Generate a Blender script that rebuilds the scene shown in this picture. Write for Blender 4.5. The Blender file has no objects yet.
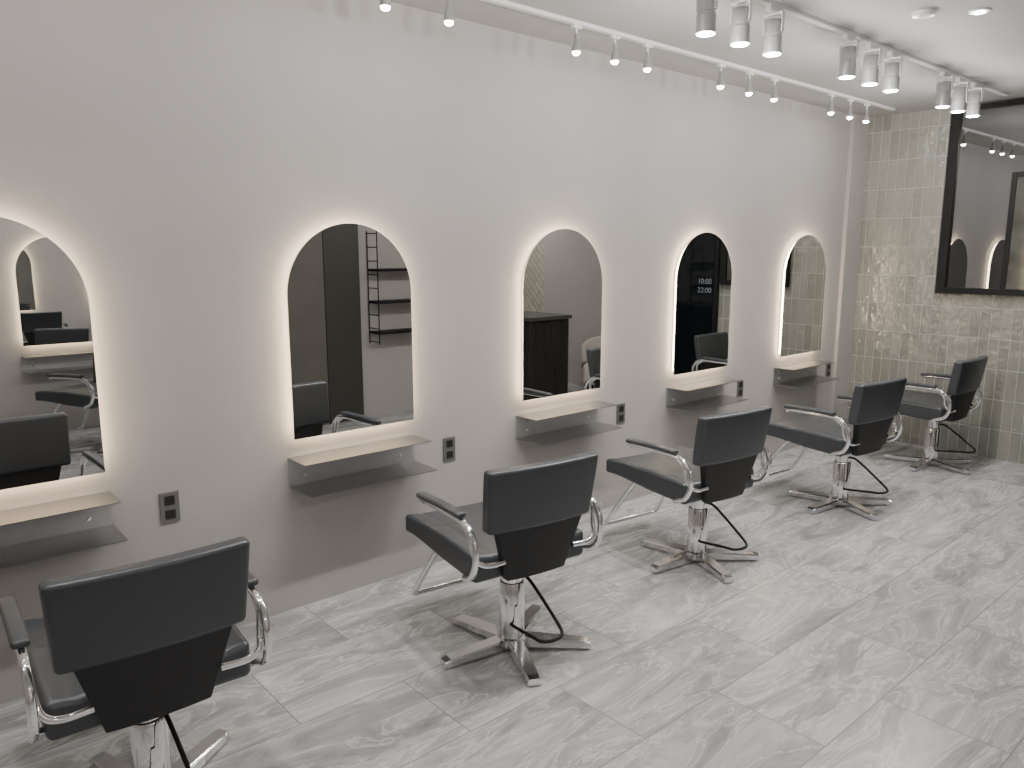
import bpy, bmesh, math, random
from mathutils import Vector, Matrix
random.seed(4)
D=3.01; H=1.55; HC=2.6; XB=6.42; YR=-4.55; XL=-2.4; YP=-3.3
COL=bpy.context.scene.collection

# ------------------------------------------------------------ materials
def mat(name, color, rough=.5, metal=0.0, emit=None, estr=0, bump=0, bscale=60, spec=.5, coat=0, var=0, vscale=4):
    m=bpy.data.materials.new(name); m.use_nodes=True
    nt=m.node_tree; b=nt.nodes['Principled BSDF']
    b.inputs['Base Color'].default_value=(*color,1)
    b.inputs['Roughness'].default_value=rough
    b.inputs['Metallic'].default_value=metal
    b.inputs['Specular IOR Level'].default_value=spec
    b.inputs['Coat Weight'].default_value=coat
    if emit:
        b.inputs['Emission Color'].default_value=(*emit,1); b.inputs['Emission Strength'].default_value=estr
    if bump or var:
        tc=nt.nodes.new('ShaderNodeTexCoord')
        if bump:
            n=nt.nodes.new('ShaderNodeTexNoise'); n.inputs['Scale'].default_value=bscale; n.inputs['Detail'].default_value=4
            nt.links.new(tc.outputs['Object'],n.inputs['Vector'])
            bp=nt.nodes.new('ShaderNodeBump'); bp.inputs['Strength'].default_value=bump; bp.inputs['Distance'].default_value=.002
            nt.links.new(n.outputs['Fac'],bp.inputs['Height']); nt.links.new(bp.outputs['Normal'],b.inputs['Normal'])
        if var:
            n=nt.nodes.new('ShaderNodeTexNoise'); n.inputs['Scale'].default_value=vscale; n.inputs['Detail'].default_value=5
            nt.links.new(tc.outputs['Object'],n.inputs['Vector'])
            r=nt.nodes.new('ShaderNodeValToRGB')
            r.color_ramp.elements[0].position=.3; r.color_ramp.elements[1].position=.7
            r.color_ramp.elements[0].color=(*[c*(1-var) for c in color],1)
            r.color_ramp.elements[1].color=(*[min(1,c*(1+var)) for c in color],1)
            nt.links.new(n.outputs['Fac'],r.inputs['Fac']); nt.links.new(r.outputs['Color'],b.inputs['Base Color'])
    return m

M_wall=mat('greige_plaster',(.415,.390,.380),.75,bump=.25,bscale=180,var=.025,vscale=3,spec=.3)
M_trim=mat('trim_paint',(.42,.395,.385),.5)
M_ceil=mat('ceiling_paint',(.42,.42,.42),.8,bump=.1,bscale=150)
M_leather=mat('charcoal_leather',(.040,.045,.051),.36,bump=.25,bscale=350,spec=.65)
M_backshell=mat('black_shell',(.008,.008,.009),.5,bump=.2,bscale=300)
M_chrome=mat('chrome',(.92,.92,.93),.06,1.0)
M_alu=mat('polished_aluminium',(.76,.76,.77),.15,1.0)
M_steel=mat('brushed_steel',(.40,.402,.405),.34,1.0)
M_steelb=mat('brushed_steel_back',(.50,.50,.50),.5,.85,var=.08,vscale=9)
M_mirror=mat('mirror_silver',(.74,.75,.74),.0,1.0)
M_back=mat('mirror_backing',(.7,.68,.65),.6)
M_led=mat('warm_led',(1,.9,.75),.5,emit=(1,.77,.52),estr=27)
M_lens=mat('spot_lens',(1,1,1),.3,emit=(1,.96,.90),estr=80)
M_white=mat('white_enamel',(.70,.69,.68),.35)
M_silver=mat('grey_enamel',(.38,.38,.375),.28,.5)
M_black=mat('black_metal',(.007,.007,.0075),.6,spec=.3)
M_rubber=mat('black_rubber',(.01,.01,.01),.6)
M_plate=mat('grey_plate',(.20,.195,.19),.35,.6)
M_socket=mat('socket_black',(.015,.015,.015),.4)
M_glass=mat('night_window_glass',(.26,.265,.27),.01,1.0)
M_pane=mat('door_reflection_paint',(.09,.09,.078),.08,0,var=.5,vscale=5)  # doorway reflection painted as a flat tone on the window
M_dglass=mat('dark_door_glass',(.006,.008,.010),.03,spec=.6)
M_text=mat('white_lettering',(.22,.25,.29),.5)
M_olive=mat('taupe_door_panel',(.12,.112,.10),.5,var=.06)
M_olive2=mat('dark_door_panel',(.045,.042,.037),.45,var=.06)
M_cream=mat('cream_fabric',(.50,.46,.42),.9,bump=.5,bscale=200)
M_counter=mat('dark_stone_top',(.05,.047,.045),.35,var=.1,vscale=12)
M_fluted=mat('black_fluted_wood',(.015,.012,.011),.5,bump=.3,bscale=60)

def floor_mat():
    m=bpy.data.materials.new('marble_floor_tile'); m.use_nodes=True; nt=m.node_tree; N=nt.nodes; L=nt.links
    b=N['Principled BSDF']
    tc=N.new('ShaderNodeTexCoord')
    br=N.new('ShaderNodeTexBrick'); br.offset=.5
    br.inputs['Scale'].default_value=1; br.inputs['Brick Width'].default_value=.8; br.inputs['Row Height'].default_value=.40
    br.inputs['Mortar Size'].default_value=.002; br.inputs['Mortar Smooth'].default_value=.1; br.inputs['Bias'].default_value=0
    br.inputs['Color1'].default_value=(0,0,0,1); br.inputs['Color2'].default_value=(1,1,1,1)
    mp=N.new('ShaderNodeMapping'); mp.inputs['Location'].default_value=(.2,0,0)
    L.new(tc.outputs['Object'],mp.inputs['Vector']); L.new(mp.outputs['Vector'],br.inputs['Vector'])
    sc=N.new('ShaderNodeVectorMath'); sc.operation='SCALE'; sc.inputs['Scale'].default_value=23
    L.new(br.outputs['Color'],sc.inputs[0])
    ad=N.new('ShaderNodeVectorMath'); ad.operation='ADD'
    m2=N.new('ShaderNodeMapping'); m2.inputs['Rotation'].default_value=(0,0,.22); m2.inputs['Scale'].default_value=(.8,3.1,1)
    L.new(tc.outputs['Object'],m2.inputs['Vector'])
    L.new(m2.outputs['Vector'],ad.inputs[0]); L.new(sc.outputs[0],ad.inputs[1])
    n1=N.new('ShaderNodeTexNoise'); n1.inputs['Scale'].default_value=1.9; n1.inputs['Detail'].default_value=14; n1.inputs['Roughness'].default_value=.74; n1.inputs['Distortion'].default_value=1.1
    L.new(ad.outputs[0],n1.inputs['Vector'])
    r1=N.new('ShaderNodeValToRGB'); e=r1.color_ramp.elements
    e[0].position=.30; e[0].color=(.18,.181,.183,1); e[1].position=.72; e[1].color=(.58,.58,.58,1)
    k=e.new(.45); k.color=(.315,.316,.317,1); k=e.new(.55); k.color=(.405,.406,.407,1)
    L.new(n1.outputs['Fac'],r1.inputs['Fac'])
    n2=N.new('ShaderNodeTexNoise'); n2.inputs['Scale'].default_value=1.9; n2.inputs['Detail'].default_value=10; n2.inputs['Distortion'].default_value=1.5; n2.inputs['Roughness'].default_value=.62
    L.new(ad.outputs[0],n2.inputs['Vector'])
    r2=N.new('ShaderNodeValToRGB'); e=r2.color_ramp.elements
    e[0].position=.478; e[0].color=(0,0,0,1); e[1].position=.522; e[1].color=(0,0,0,1); k=e.new(.5); k.color=(1,1,1,1)
    L.new(n2.outputs['Fac'],r2.inputs['Fac'])
    mx=N.new('ShaderNodeMix'); mx.data_type='RGBA'
    ml=N.new('ShaderNodeMath'); ml.operation='MULTIPLY'; ml.inputs[1].default_value=.48
    L.new(r2.outputs['Color'],ml.inputs[0]); L.new(ml.outputs[0],mx.inputs['Factor'])
    L.new(r1.outputs['Color'],mx.inputs['A']); mx.inputs['B'].default_value=(.70,.70,.70,1)
    tn=N.new('ShaderNodeMapRange'); tn.inputs['To Min'].default_value=.89; tn.inputs['To Max'].default_value=1.08
    L.new(br.outputs['Color'],tn.inputs['Value'])
    vm=N.new('ShaderNodeVectorMath'); vm.operation='SCALE'
    L.new(mx.outputs['Result'],vm.inputs[0]); L.new(tn.outputs[0],vm.inputs['Scale'])
    mm=N.new('ShaderNodeMix'); mm.data_type='RGBA'
    L.new(br.outputs['Fac'],mm.inputs['Factor']); L.new(vm.outputs[0],mm.inputs['A']); mm.inputs['B'].default_value=(.20,.20,.20,1)
    L.new(mm.outputs['Result'],b.inputs['Base Color'])
    b.inputs['Roughness'].default_value=.25; b.inputs['Specular IOR Level'].default_value=.5
    bp=N.new('ShaderNodeBump'); bp.inputs['Strength'].default_value=.10; bp.inputs['Distance'].default_value=.004
    L.new(n1.outputs['Fac'],bp.inputs['Height']); L.new(bp.outputs['Normal'],b.inputs['Normal'])
    return m
M_floor=floor_mat()

def tile_mat(name,rot,bw,rh,c1,c2,mort,rough=.10,off=0.0,zrot=0):
    m=bpy.data.materials.new(name); m.use_nodes=True; nt=m.node_tree; N=nt.nodes; L=nt.links
    b=N['Principled BSDF']; tc=N.new('ShaderNodeTexCoord')
    sx=N.new('ShaderNodeSeparateXYZ'); L.new(tc.outputs['Object'],sx.inputs[0])
    cx=N.new('ShaderNodeCombineXYZ'); L.new(sx.outputs['Y'],cx.inputs['X']); L.new(sx.outputs['Z'],cx.inputs['Y'])
    mp=N.new('ShaderNodeMapping'); mp.inputs['Rotation'].default_value=(0,0,zrot); L.new(cx.outputs[0],mp.inputs['Vector'])
    br=N.new('ShaderNodeTexBrick'); br.offset=off; br.squash=1
    br.inputs['Scale'].default_value=1; br.inputs['Brick Width'].default_value=bw; br.inputs['Row Height'].default_value=rh
    br.inputs['Mortar Size'].default_value=.003; br.inputs['Mortar Smooth'].default_value=.3; br.inputs['Bias'].default_value=0
    br.inputs['Color1'].default_value=(*c1,1); br.inputs['Color2'].default_value=(*c2,1); br.inputs['Mortar'].default_value=(*mort,1)
    L.new(mp.outputs[0],br.inputs['Vector']); L.new(br.outputs['Color'],b.inputs['Base Color'])
    rr=N.new('ShaderNodeMapRange'); rr.inputs['To Min'].default_value=rough; rr.inputs['To Max'].default_value=.8
    L.new(br.outputs['Fac'],rr.inputs['Value']); L.new(rr.outputs[0],b.inputs['Roughness'])
    n=N.new('ShaderNodeTexNoise'); n.inputs['Scale'].default_value=13; n.inputs['Detail'].default_value=2; L.new(tc.outputs['Object'],n.inputs['Vector'])
    s1=N.new('ShaderNodeMath'); s1.operation='SUBTRACT'; L.new(n.outputs['Fac'],s1.inputs[0]); L.new(br.outputs['Fac'],s1.inputs[1])
    bp=N.new('ShaderNodeBump'); bp.inputs['Strength'].default_value=.9; bp.inputs['Distance'].default_value=.016
    L.new(s1.outputs[0],bp.inputs['Height']); L.new(bp.outputs['Normal'],b.inputs['Normal'])
    b.inputs['Specular IOR Level'].default_value=.9
    return m
M_tile=tile_mat('sage_glazed_tile',0,.070,.225,(.232,.230,.203),(.305,.301,.268),(.54,.53,.50))
M_herr=tile_mat('herringbone_tile',0,.26,.065,(.42,.40,.34),(.50,.47,.40),(.16,.15,.13),.3,.5,math.radians(45))

# ------------------------------------------------------------ mesh helpers
def obj_from_bm(name,bm,material,smooth=False,loc=(0,0,0),rot=(0,0,0),parent=None):
    me=bpy.data.meshes.new(name); bm.normal_update(); bm.to_mesh(me); bm.free()
    if smooth:
        for p in me.polygons: p.use_smooth=True
    if material: me.materials.append(material)
    o=bpy.data.objects.new(name,me); COL.objects.link(o)
    o.location=loc; o.rotation_euler=rot
    if parent: o.parent=parent
    return o
def autosmooth(o,ang=35):
    me=o.data
    me.set_sharp_from_angle(angle=math.radians(ang))
def box_bm(bm,x0,x1,y0,y1,z0,z1,bev=0):
    r=bmesh.ops.create_cube(bm,size=1)
    for v in r['verts']:
        v.co=Vector(((x0+x1)/2+v.co.x*(x1-x0),(y0+y1)/2+v.co.y*(y1-y0),(z0+z1)/2+v.co.z*(z1-z0)))
    if bev:
        es=list({e for v in r['verts'] for e in v.link_edges})
        bmesh.ops.bevel(bm,geom=es,offset=bev,segments=2,affect='EDGES',profile=.5)
def box(name,x0,x1,y0,y1,z0,z1,material,bev=0,parent=None,loc=(0,0,0)):
    bm=bmesh.new(); box_bm(bm,x0,x1,y0,y1,z0,z1,bev)
    return obj_from_bm(name,bm,material,loc=loc,parent=parent)
def cushion(name,w,d,h,r,material,deform=None,parent=None,n=14):
    """rounded box centred on the origin, half sizes w,d,h, corner radius r"""
    bm=bmesh.new()
    def samples(a):
        inner=[-(a-r)+2*(a-r)*i/n for i in range(n+1)]
        c=[(a-r)+r*math.tan(math.radians(45*k/4)) for k in range(1,5)]
        return [-x for x in reversed(c)]+inner+c
    A=[samples(w),samples(d),samples(h)]; half=[w,d,h]
    for ax in range(3):
        u,v=[i for i in range(3) if i!=ax]
        for s in (-1,1):
            g=[]
            for pu in A[u]:
                row=[]
                for pv in A[v]:
                    p=[0,0,0]; p[ax]=s*half[ax]; p[u]=pu; p[v]=pv
                    q=[max(-(half[i]-r),min(half[i]-r,p[i])) for i in range(3)]
                    dv=Vector([p[i]-q[i] for i in range(3)])
                    if dv.length>1e-9: dv=dv.normalized()*r
                    row.append(bm.verts.new(Vector(q)+dv))
                g.append(row)
            for i in range(len(g)-1):
                for j in range(len(g[0])-1):
                    bm.faces.new((g[i][j],g[i+1][j],g[i+1][j+1],g[i][j+1]))
    bmesh.ops.remove_doubles(bm,verts=bm.verts,dist=1e-5)
    bmesh.ops.recalc_face_normals(bm,faces=bm.faces)
    if deform:
        for v in bm.verts: v.co=Vector(deform(*v.co))
    return obj_from_bm(name,bm,material,True,parent=parent)
def spline(pts,sub=8,closed=False):
    P=[Vector(p) for p in pts]; n=len(P); out=[]
    rng=range(n) if closed else range(n-1)
    for i in rng:
        if closed: a,b,c,d=P[(i-1)%n],P[i],P[(i+1)%n],P[(i+2)%n]
        else: a,b,c,d=P[max(i-1,0)],P[i],P[i+1],P[min(i+2,n-1)]
        for k in range(sub):
            t=k/sub
            out.append(.5*((2*b)+(c-a)*t+(2*a-5*b+4*c-d)*t*t+(3*b-a-3*c+d)*t**3))
    if not closed: out.append(P[-1])
    return out
def tube_bm(bm,path,r,seg=12,flat=1.0):
    rings=[]; up=None
    for i,p in enumerate(path):
        t=(path[min(i+1,len(path)-1)]-path[max(i-1,0)]).normalized()
        if up is None:
            up=Vector((1,0,0)) if abs(t.x)<.9 else Vector((0,0,1))
        up=(up-t*up.dot(t)).normalized(); s=t.cross(up)
        rings.append([bm.verts.new(p+r*(up*math.cos(a)+s*flat*math.sin(a))) for a in [2*math.pi*k/seg for k in range(seg)]])
    for a,b in zip(rings,rings[1:]):
        for k in range(seg): bm.faces.new((a[k],a[(k+1)%seg],b[(k+1)%seg],b[k]))
    bm.faces.new(list(reversed(rings[0]))); bm.faces.new(rings[-1])
def tube(name,pts,r,material,parent=None,sub=8,smooth_path=True,flat=1.0):
    bm=bmesh.new(); tube_bm(bm,spline(pts,sub) if smooth_path else [Vector(p) for p in pts],r,12,flat)
    bmesh.ops.recalc_face_normals(bm,faces=bm.faces)
    o=obj_from_bm(name,bm,material,True,parent=parent); autosmooth(o,60); return o
def lathe(name,prof,material,n=32,parent=None,loc=(0,0,0),smooth=True):
    bm=bmesh.new(); rings=[]
    for r,z in prof:
        rings.append([bm.verts.new((r*math.cos(2*math.pi*k/n),r*math.sin(2*math.pi*k/n),z)) for k in range(n)])
    for a,b in zip(rings,rings[1:]):
        for k in range(n): bm.faces.new((a[k],a[(k+1)%n],b[(k+1)%n],b[k]))
    bm.faces.new(list(reversed(rings[0]))); bm.faces.new(rings[-1])
    bmesh.ops.recalc_face_normals(bm,faces=bm.faces)
    o=obj_from_bm(name,bm,material,smooth,parent=parent,loc=loc)
    if smooth: autosmooth(o,32)
    return o
def empty(name,loc=(0,0,0),rz=0):
    o=bpy.data.objects.new(name,None); o.empty_display_size=.1; COL.objects.link(o)
    o.location=loc; o.rotation_euler=(0,0,rz); return o
def tag(o,label,cat,group=None):
    o['label']=label; o['category']=cat
    if group: o['group']=group
def struct(o,label=None):
    o['kind']='structure'
    if label: o['label']=label
    return o
def clone(o,parent=None,loc=None,rz=None):
    c=o.copy(); COL.objects.link(c)
    if parent: c.parent=parent
    if loc is not None: c.location=loc
    if rz is not None: c.rotation_euler=(0,0,rz)
    for ch in list(o.children): clone(ch,c)
    return c

# ------------------------------------------------------------ room shell
struct(box('floor',XL-.1,XB+.1,YR-.1,.1,-.1,0,M_floor),'pale grey veined marble-look floor tiles')
struct(box('ceiling',XL-.1,XB+.1,YR-.1,.1,HC,HC+.1,M_ceil),'off-white painted ceiling')
struct(box('wall_left',XL-.1,XB+.1,0,.1,0,HC,M_wall),'greige plaster wall carrying the lit mirrors')
struct(box('wall_back',XB,XB+.1,YR,0,0,HC,M_tile),'end wall clad in stacked sage glazed tiles')
struct(box('wall_right',XL-.1,XB+.1,YR-.1,YR,0,HC,M_wall),'greige plaster wall opposite the mirrors')
struct(box('wall_front',XL-.1,XL,YR,0,0,HC,M_wall),'greige plaster wall')
struct(box('wall_partition',2.83,4.62,YP-.10,YP,0,HC,M_wall),'greige plaster partition with dark doors and shelf')
struct(box('trim_1',XB-.25,XB,-.03,0,0,HC,M_trim),'shallow painted pilaster beside the tiled wall')
struct(box('trim_2',XB-.012,XB,-3.82,-2.60,0,HC,M_wall),'plain plaster panel on the end wall')
struct(box('trim_3',XB-.012,XB,YR,-3.82,0,HC,M_herr),'herringbone tiled panel on the end wall')

def framed(name,y0,y1,z0,z1,glassmat,fw=.045,dep=.06,x=XB):
    root=struct(empty(name,(x,(y0+y1)/2,z0)))
    cy=(y0+y1)/2; a=y0-cy; b=y1-cy; h=z1-z0
    bm=bmesh.new()
    box_bm(bm,-dep,0,a,a+fw,0,h,.003); box_bm(bm,-dep,0,b-fw,b,0,h,.003)
    box_bm(bm,-dep,0,a+fw,b-fw,0,fw*.7,.003); box_bm(bm,-dep,0,a+fw,b-fw,h-fw*.5,h,.003)
    f=obj_from_bm('frame',bm,M_black,parent=root); f['kind']='structure'
    g=box('glass_pane',-.02,-.010,a+fw,b-fw,fw*.7,h-fw*.5,glassmat,parent=root); g['kind']='structure'
    return root
w=framed('window_1',-1.36,-.660,1.225,HC-.012,M_glass,fw=.065,dep=.05); w['label']='black-framed interior window with dark reflective glass'
cy=w.location.y
bm=bmesh.new()
box_bm(bm,-.034,-.020,-1.13-cy,-1.095-cy,.045,.87,.002); box_bm(bm,-.034,-.020,-1.292-cy,-1.13-cy,.835,.87,.002)  # added bars and pane imitate a doorway reflected in the glass
o=obj_from_bm('reflected_door_frame',bm,M_black,parent=w); o['kind']='structure'
o=box('reflected_door_pane',-.026,-.020,-1.292-cy,-1.13-cy,.045,.835,M_pane,parent=w); o['kind']='structure'
d=framed('door_1',-2.58,-1.385,0,2.15,M_dglass,fw=.04,dep=.04); d['label']='black-framed dark glass entrance door with opening hours'
hnd=tube('door_handle',[(-.11,-.50,.85),(-.11,-.50,1.35)],.012,M_chrome,parent=d,smooth_path=False); hnd['kind']='structure'
for zz in (.9,1.3):
    t=tube('handle_post',[(-.11,-.50,zz),(-.012,-.50,zz)],.008,M_chrome,parent=hnd,smooth_path=False); t['kind']='structure'
def text_mesh(name,s,size):
    cu=bpy.data.curves.new(name,'FONT'); cu.body=s; cu.size=size; cu.align_x='CENTER'; cu.extrude=.001
    o=bpy.data.objects.new(name,cu); COL.objects.link(o)
    bpy.context.view_layer.update()
    me=bpy.data.meshes.new_from_object(o.evaluated_get(bpy.context.evaluated_depsgraph_get()))
    bpy.data.objects.remove(o); me.materials.append(M_text)
    m=bpy.data.objects.new(name,me); COL.objects.link(m); return m
for s,z in (('10:00',1.225),('22:00',1.14)):
    t=text_mesh('hours_lettering',s,.072); t.parent=d
    t.rotation_euler=Matrix(((0,0,1),(1,0,0),(0,1,0))).to_euler()
    t.location=(-.024,-1.54-d.location.y,z); t['kind']='structure'

r=struct(empty('door_2',(3.23,YP,0))); r['label']='taupe and dark double sliding door'
for nm,a,b,mm in (('door_leaf',-.35,0,M_olive),('door_leaf',0,.355,M_olive2)):
    o=box(nm,a+.003,b-.003,0,.03,0,2.45,mm,.002,parent=r); o['kind']='structure'

# ------------------------------------------------------------ arched mirrors
def arch_pts(w,z0,z1,inset=0,n=40):
    hw=w/2-inset; zs=z1-w/2; b=z0+inset
    P=[(-hw,b),(hw,b)]
    P+=[(hw*math.cos(math.pi*k/n),zs+hw*math.sin(math.pi*k/n)) for k in range(n+1)]
    return P
def arch_slab(name,w,z0,z1,inset,y0,y1,material,parent,band=False):
    P=arch_pts(w,z0,z1,inset); bm=bmesh.new()
    A=[bm.verts.new((x,y0,z)) for x,z in P]; B=[bm.verts.new((x,y1,z)) for x,z in P]
    n=len(P)
    for k in range(n): bm.faces.new((A[k],A[(k+1)%n],B[(k+1)%n],B[k]))
    if not band: bm.faces.new(A); bm.faces.new(list(reversed(B)))
    bmesh.ops.recalc_face_normals(bm,faces=bm.faces)
    return obj_from_bm(name,bm,material,parent=parent)
MC=[.355,1.680,2.970,4.258,5.550]
mir=empty('arched_mirror',(MC[0],0,.765))
arch_slab('mirror_glass',.6,0,.897,0,-.042,-.037,M_mirror,mir)
arch_slab('backing_frame',.6,0,.897,.024,-.037,0,M_back,mir)
arch_slab('led_strip',.6,0,.897,.022,-.034,-.012,M_led,mir,band=True)
mirrors=[mir]+[clone(mir,loc=(x,0,.765)) for x in MC[1:]]
for m_ in mirrors:
    tag(m_,'tall arched frameless mirror with warm backlit halo on plaster wall','mirror','backlit arched mirrors')
om=clone(mir,loc=(1.42,YR,.765),rz=math.pi); tag(om,'tall arched backlit mirror on the opposite wall','mirror','backlit arched mirrors')

# ------------------------------------------------------------ steel shelves
ZS=.552
sh=empty('wall_shelf',(MC[0],0,ZS))
W2=.315
box('top_plate',-W2,W2,-.165,0,.126,.130,M_steel,0,parent=sh)
box('back_plate',-W2,W2,-.005,0,.004,.126,M_steelb,0,parent=sh)
box('bottom_plate',-W2,W2,-.21,0,0,.004,M_steel,0,parent=sh)
for x in (-.24,.24):
    for z in (.04,.09):
        o=lathe('bolt',[(.008,0),(.008,.003),(.005,.006)],M_alu,16,parent=sh,loc=(x,-.005,z)); o.rotation_euler=(math.pi/2,0,0)
shelves=[sh]+[clone(sh,loc=(x,0,ZS)) for x in MC[1:]]+[clone(sh,loc=(1.42,YR,ZS),rz=math.pi)]
for s in shelves: tag(s,'open brushed steel channel shelf mounted below a mirror','shelf','steel shelves under mirrors')

# ------------------------------------------------------------ outlets
ZO=.575
ol=empty('wall_outlet',(0,0,ZO))
box('cover_plate',-.036,.036,-.008,0,-.06,.06,M_plate,.002,parent=ol)
for z in (-.028,.028):
    s=box('socket',-.019,.019,-.0105,-.008,z-.018,z+.018,M_socket,.001,parent=ol)
    for x in (-.007,.007): box('slot',x-.0015,x+.0015,-.011,-.0105,z-.006,z+.006,M_black,parent=s)
ox=[.875]+[x+.53 for x in MC[1:]]
ol.location=(ox[0],0,ZO)
for o in [ol]+[clone(ol,loc=(x,0,ZO)) for x in ox[1:]]: tag(o,'grey metal double power outlet plate on the wall','power outlet','wall outlets')

# ------------------------------------------------------------ salon chair
def build_chair():
    root=empty('salon_chair')
    base=lathe('base',[(.060,.010),(.066,.030),(.062,.044),(.052,.052)],M_alu,parent=root)
    for i in range(5):
        bm=bmesh.new(); L=.31; secs=[]
        for x,wd,zt,zb in ((.03,.034,.048,.010),(.10,.032,.045,.009),(.20,.029,.040,.008),(.285,.026,.036,.007),(L,.023,.031,.006)):
            secs.append([bm.verts.new((x,-wd,zb)),bm.verts.new((x,wd,zb)),bm.verts.new((x,wd,zt-.006)),bm.verts.new((x,wd*.80,zt)),bm.verts.new((x,-wd*.80,zt)),bm.verts.new((x,-wd,zt-.006))])
        for a,b in zip(secs,secs[1:]):
            for k in range(6): bm.faces.new((a[k],b[k],b[(k+1)%6],a[(k+1)%6]))
        bm.faces.new(secs[0]); bm.faces.new(list(reversed(secs[-1])))
        bmesh.ops.recalc_face_normals(bm,faces=bm.faces)
        leg=obj_from_bm('leg',bm,M_alu,parent=base,rot=(0,0,math.radians(90+18+72*i)))
        lathe('glide',[(.014,0),(.014,.010)],M_rubber,16,parent=leg,loc=(L-.03,0,0))
    lathe('hydraulic_column',[(.050,.045),(.050,.270),(.047,.276),(.041,.278),(.041,.350),(.055,.352),(.055,.368)],M_chrome,parent=root)
    tube('pump_lever',[(.03,-.03,.30),(.035,-.08,.29),(.05,-.22,.19),(.045,-.27,.155),(.0,-.285,.15),(-.045,-.27,.15),(-.05,-.22,.145),(-.035,-.08,.12),(-.03,-.04,.115)],.0065,M_black,parent=root)
    box('seat_mount',-.10,.10,-.12,.16,.360,.378,M_black,.003,parent=root)
    def dseat(x,y,z):
        yy=(y+.28)/.56
        thin=1-.34*max(0,(yy-.45)/.55)
        k=max(0,(yy-.74)/.26)
        zz=z*thin-.014*k*k
        if z>0:
            zz+=.012*(abs(x)/.25)**3
            zz-=.007*math.exp(-((y-.05)/.007)**2)
            zz-=.005*math.exp(-((abs(x)-.19)/.006)**2)
        wx=x*(1-.04*(1-yy))
        return (wx,y+.140,zz+.424+.050*(y+.07))
    cushion('seat',.262,.28,.048,.022,M_leather,dseat,parent=root,n=36)
    def yb(zz): return -.168-(zz-.42)*.15
    def dback(x,y,z):
        zz=z+.684
        curve=.018*(abs(x)/.225)**2
        bulge=1+.10*(1-(z/.12)**2)
        return (x*(1.0+.03*z/.12),yb(zz)+y*bulge+curve, zz)
    back=cushion('backrest',.232,.028,.120,.015,M_leather,dback,parent=root,n=18)
    def dpan(x,y,z):
        zz=z+.475
        f=(z+.112)/.224; wd=.66+.34*min(1,max(0,f))
        return (x*wd,yb(zz)+.000+y+.010*(abs(x)/.2)**2,zz)
    p=cushion('back_panel',.194,.018,.112,.005,M_backshell,dpan,parent=back)
    p['label']='matte black lower back panel'
    for s in (-1,1):
        X=s*.278
        pts=[(X,.215,.588),(X,.18,.600),(X,.0,.602),(X,-.08,.602),(X,-.145,.589),(X,-.190,.540),(X,-.195,.475),(X,-.165,.415),(X*.97,-.10,.386),(X*.80,-.06,.366),(X*.3,-.04,.365)]
        arm=tube('armrest_frame',pts,.012,M_chrome,parent=root,sub=7); arm['label']='curved chrome tube arm frame'
        def dpad(x,y,z):
            return (X+x,y+.065,z+.622-.010*max(0,(y+.02))/.2)
        cushion('arm_pad',.021,.165,.011,.0105,M_leather,dpad,parent=arm,n=6)
        pts2=[(X,-.10,.596),(X*.99,-.150,.560),(X*.97,-.160,.51),(X*.93,-.180,.47),(X*.80,-.190,.452),(X*.55,-.185,.45)]
        tube('back_bracket',pts2,.0095,M_chrome,parent=arm,sub=6)
    tube('footrest',[(-.15,.14,.376),(-.15,.24,.372),(-.155,.30,.350),(-.18,.41,.19),(-.192,.465,.105),(-.185,.482,.082),(-.16,.490,.076),(.16,.490,.076),(.185,.482,.082),(.192,.465,.105),(.18,.41,.19),(.155,.30,.350),(.15,.24,.372),(.15,.14,.376)],.012,M_chrome,parent=root,sub=6)
    return root
chair=build_chair()
CH=[((.52,-.875),-3),((1.87,-.868),-8),((3.15,-.83),-7),((4.53,-.90),-6),((5.92,-.905),-1)]
chs=[]
for i,((x,y),a) in enumerate(CH):
    if i==0: chair.location=(x,y,0); chair.rotation_euler=(0,0,math.radians(a)); c=chair
    else: c=clone(chair,loc=(x,y,0),rz=math.radians(a))
    chs.append(c)
chs.append(clone(chair,loc=(1.50,-3.68,0),rz=math.radians(150)))
for c in chs: tag(c,'charcoal leather salon chair with chrome arms and five-leg pedestal','chair','salon styling chairs')

# ------------------------------------------------------------ ceiling tracks & lights
for y in (-.33,-1.08,-3.9):  # rearmost track is unseen, added to carry fill lamps
    tr=box('track_rail',-2.0,6.15,-.017,.017,-.018,0,M_white,.002,loc=(0,y,HC)); tag(tr,'long white lighting track fixed to the ceiling','lighting track','ceiling tracks')
def lamp(name,kind,energy,parent,loc,rad,size=75,color=(1,.97,.93)):
    l=bpy.data.lights.new(name,kind); l.energy=energy; l.color=color; l.shadow_soft_size=rad
    if kind=='SPOT': l.spot_size=math.radians(size); l.spot_blend=1
    o=bpy.data.objects.new(name,l); COL.objects.link(o); o.parent=parent; o.location=loc; return o
ZT=HC-.018
sm=empty('small_track_spotlight',(0,-.33,ZT))
box('adapter',-.028,.028,-.011,.011,-.014,0,M_white,.002,parent=sm)
lathe('stem',[(.005,-.040),(.005,-.012)],M_white,12,parent=sm)
hd=lathe('lamp_head',[(.018,-.119),(.0205,-.117),(.0205,-.098),(.015,-.080),(.010,-.072),(.010,-.038),(.006,-.036)],M_silver,24,parent=sm)
lathe('lens',[(.010,-.132),(.017,-.126),(.0195,-.117)],M_lens,20,parent=hd)
lamp('lamp_light','SPOT',5,sm,(0,0,-.138),.03,75)
TS=[-.90,-.62,.20,.47,.75,1.30,1.70,2.00,2.74,3.01,3.26,3.91,4.20,4.48,5.20,5.47,5.72]
sm.location.x=TS[0]
for s in [sm]+[clone(sm,loc=(t,-.33,ZT)) for t in TS[1:]]:
    tag(s,'small pale spotlight hanging from the ceiling track','spotlight','small track spotlights')
lg=empty('track_spotlight',(0,-1.08,ZT))
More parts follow.
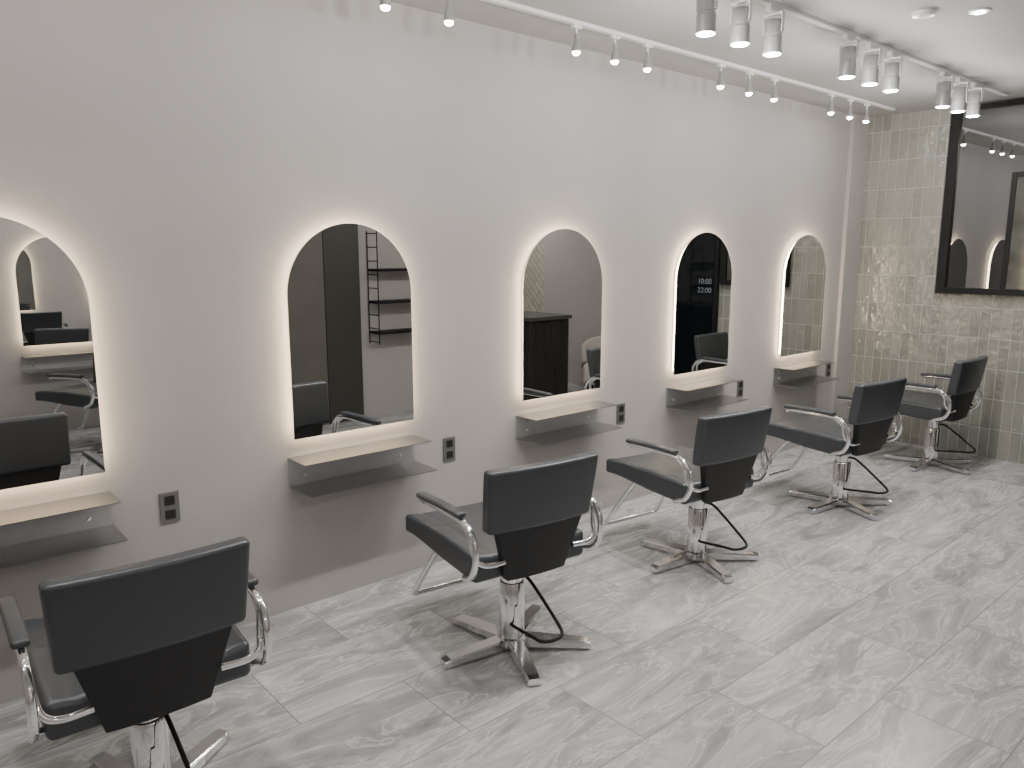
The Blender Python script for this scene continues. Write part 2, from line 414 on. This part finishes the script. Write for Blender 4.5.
box('adapter',-.05,.05,-.014,.014,-.024,0,M_white,.002,parent=lg)
bm=bmesh.new(); box_bm(bm,-.012,.012,-.045,.045,-.034,-.024,.002); box_bm(bm,-.010,.010,.041,.045,-.105,-.030,.001); box_bm(bm,-.010,.010,-.045,-.041,-.105,-.030,.001)
obj_from_bm('yoke',bm,M_white,parent=lg)
hd=lathe('lamp_head',[(.034,-.188),(.039,-.188),(.039,-.125),(.036,-.121),(.036,-.113),(.039,-.110),(.039,-.060),(.034,-.052),(.010,-.050)],M_silver,32,parent=lg)
lathe('lens',[(.033,-.195),(.033,-.187)],M_lens,24,parent=hd)
lathe('rim',[(.036,-.192),(.041,-.192),(.041,-.178),(.036,-.178)],M_silver,32,parent=hd)
lamp('lamp_light','POINT',9.5,lg,(0,0,-.224),.024)
lamp('lamp_beam','SPOT',24,lg,(0,0,-.202),.05,120)
TL=[-.9,.35,1.45,1.70,1.95,2.70,2.94,3.19,3.88,4.13,4.38,5.09,5.33,5.58]
lg.location.x=TL[0]
for s in [lg]+[clone(lg,loc=(t,-1.08,ZT)) for t in TL[1:]]+[clone(lg,loc=(t,-3.9,ZT)) for t in (-.8,.6,1.4,2.0,5.2,6.0)]:  # rear-track row is unseen, added as fill light for the room
    tag(s,'grey cylindrical spotlight on a yoke hanging from the track','spotlight','large track spotlights')
dt=empty('smoke_detector',(3.81,-1.45,HC)); lathe('housing',[(.030,-.022),(.045,-.018),(.050,-.006),(.050,0)],M_white,32,parent=dt); tag(dt,'round white smoke detector on the ceiling','smoke detector')
dl=empty('downlight',(3.98,-1.62,HC)); lathe('trim_ring',[(.030,-.006),(.042,-.005),(.045,0)],M_white,32,parent=dl); lathe('lens',[(.024,-.009),(.024,-.005)],M_lens,24,parent=dl); tag(dl,'small round ceiling downlight with white ring','downlight')

# ------------------------------------------------------------ furniture seen in the mirrors
rk=empty('ladder_shelf',(3.94,YP,.70))
for x in (-.26,.26):
    bm=bmesh.new()
    for y in (.010,.18): tube_bm(bm,[Vector((x,y,0)),Vector((x,y,1.02))],.0055,8)
    for k in range(9): tube_bm(bm,[Vector((x,.010,.02+k*.122)),Vector((x,.18,.02+k*.122))],.0045,8)
    obj_from_bm('ladder_side',bm,M_black,parent=rk)
for z in (.09,.37,.66): box('shelf_board',-.255,.255,.008,.19,z,z+.022,M_black,.002,parent=rk)
tag(rk,'black wall-mounted ladder shelf with three boards','shelf unit')
ct=empty('reception_counter',(5.13,-2.83,0))
bm=bmesh.new(); box_bm(bm,-.25,.25,-.43,.43,0,.89)
for k in range(29): tube_bm(bm,[Vector((-.253,-.42+k*.03,.0)),Vector((-.253,-.42+k*.03,.89))],.012,8)
for k in range(17): tube_bm(bm,[Vector((-.24+k*.03,.433,.0)),Vector((-.24+k*.03,.433,.89))],.012,8)
obj_from_bm('body',bm,M_fluted,parent=ct)
box('countertop',-.28,.28,-.45,.46,.89,.925,M_counter,.004,parent=ct)
tag(ct,'black fluted reception counter with dark stone top','counter')
tb=empty('tub_chair',(6.0,-2.50,0),math.radians(60)); tb.scale=(.72,.72,.95)
def dtub(x,y,z): return (x,y-.04,z+.28)
cushion('seat',.25,.24,.12,.06,M_cream,dtub,parent=tb)
def dtb(x,y,z):
    a=x/.34*1.5; R=.30+y
    return (R*math.sin(a),-R*math.cos(a)+.02,z+.40-(.10*(abs(x)/.34)**2 if z>0 else 0))
cushion('backrest',.34,.03,.28,.028,M_cream,dtb,parent=tb,n=20)
for x in (-.18,.18):
    for y in (-.18,.14): tube('leg',[(x,y,.0),(x*.95,y*.95,.18)],.014,M_black,parent=tb,smooth_path=False)
tag(tb,'cream upholstered rounded tub chair by the counter','armchair')

# ------------------------------------------------------------ world & camera
wd=bpy.data.worlds.new('World'); bpy.context.scene.world=wd; wd.use_nodes=True
wd.node_tree.nodes['Background'].inputs[0].default_value=(.02,.02,.025,1)
cam=bpy.data.cameras.new('camera'); co=bpy.data.objects.new('camera',cam); COL.objects.link(co)
cam.sensor_width=36; cam.lens=770*36/1024
co.location=(0,-D,H); co.rotation_euler=(math.radians(90-9.87),0,math.radians(48.87-90))
bpy.context.scene.camera=co
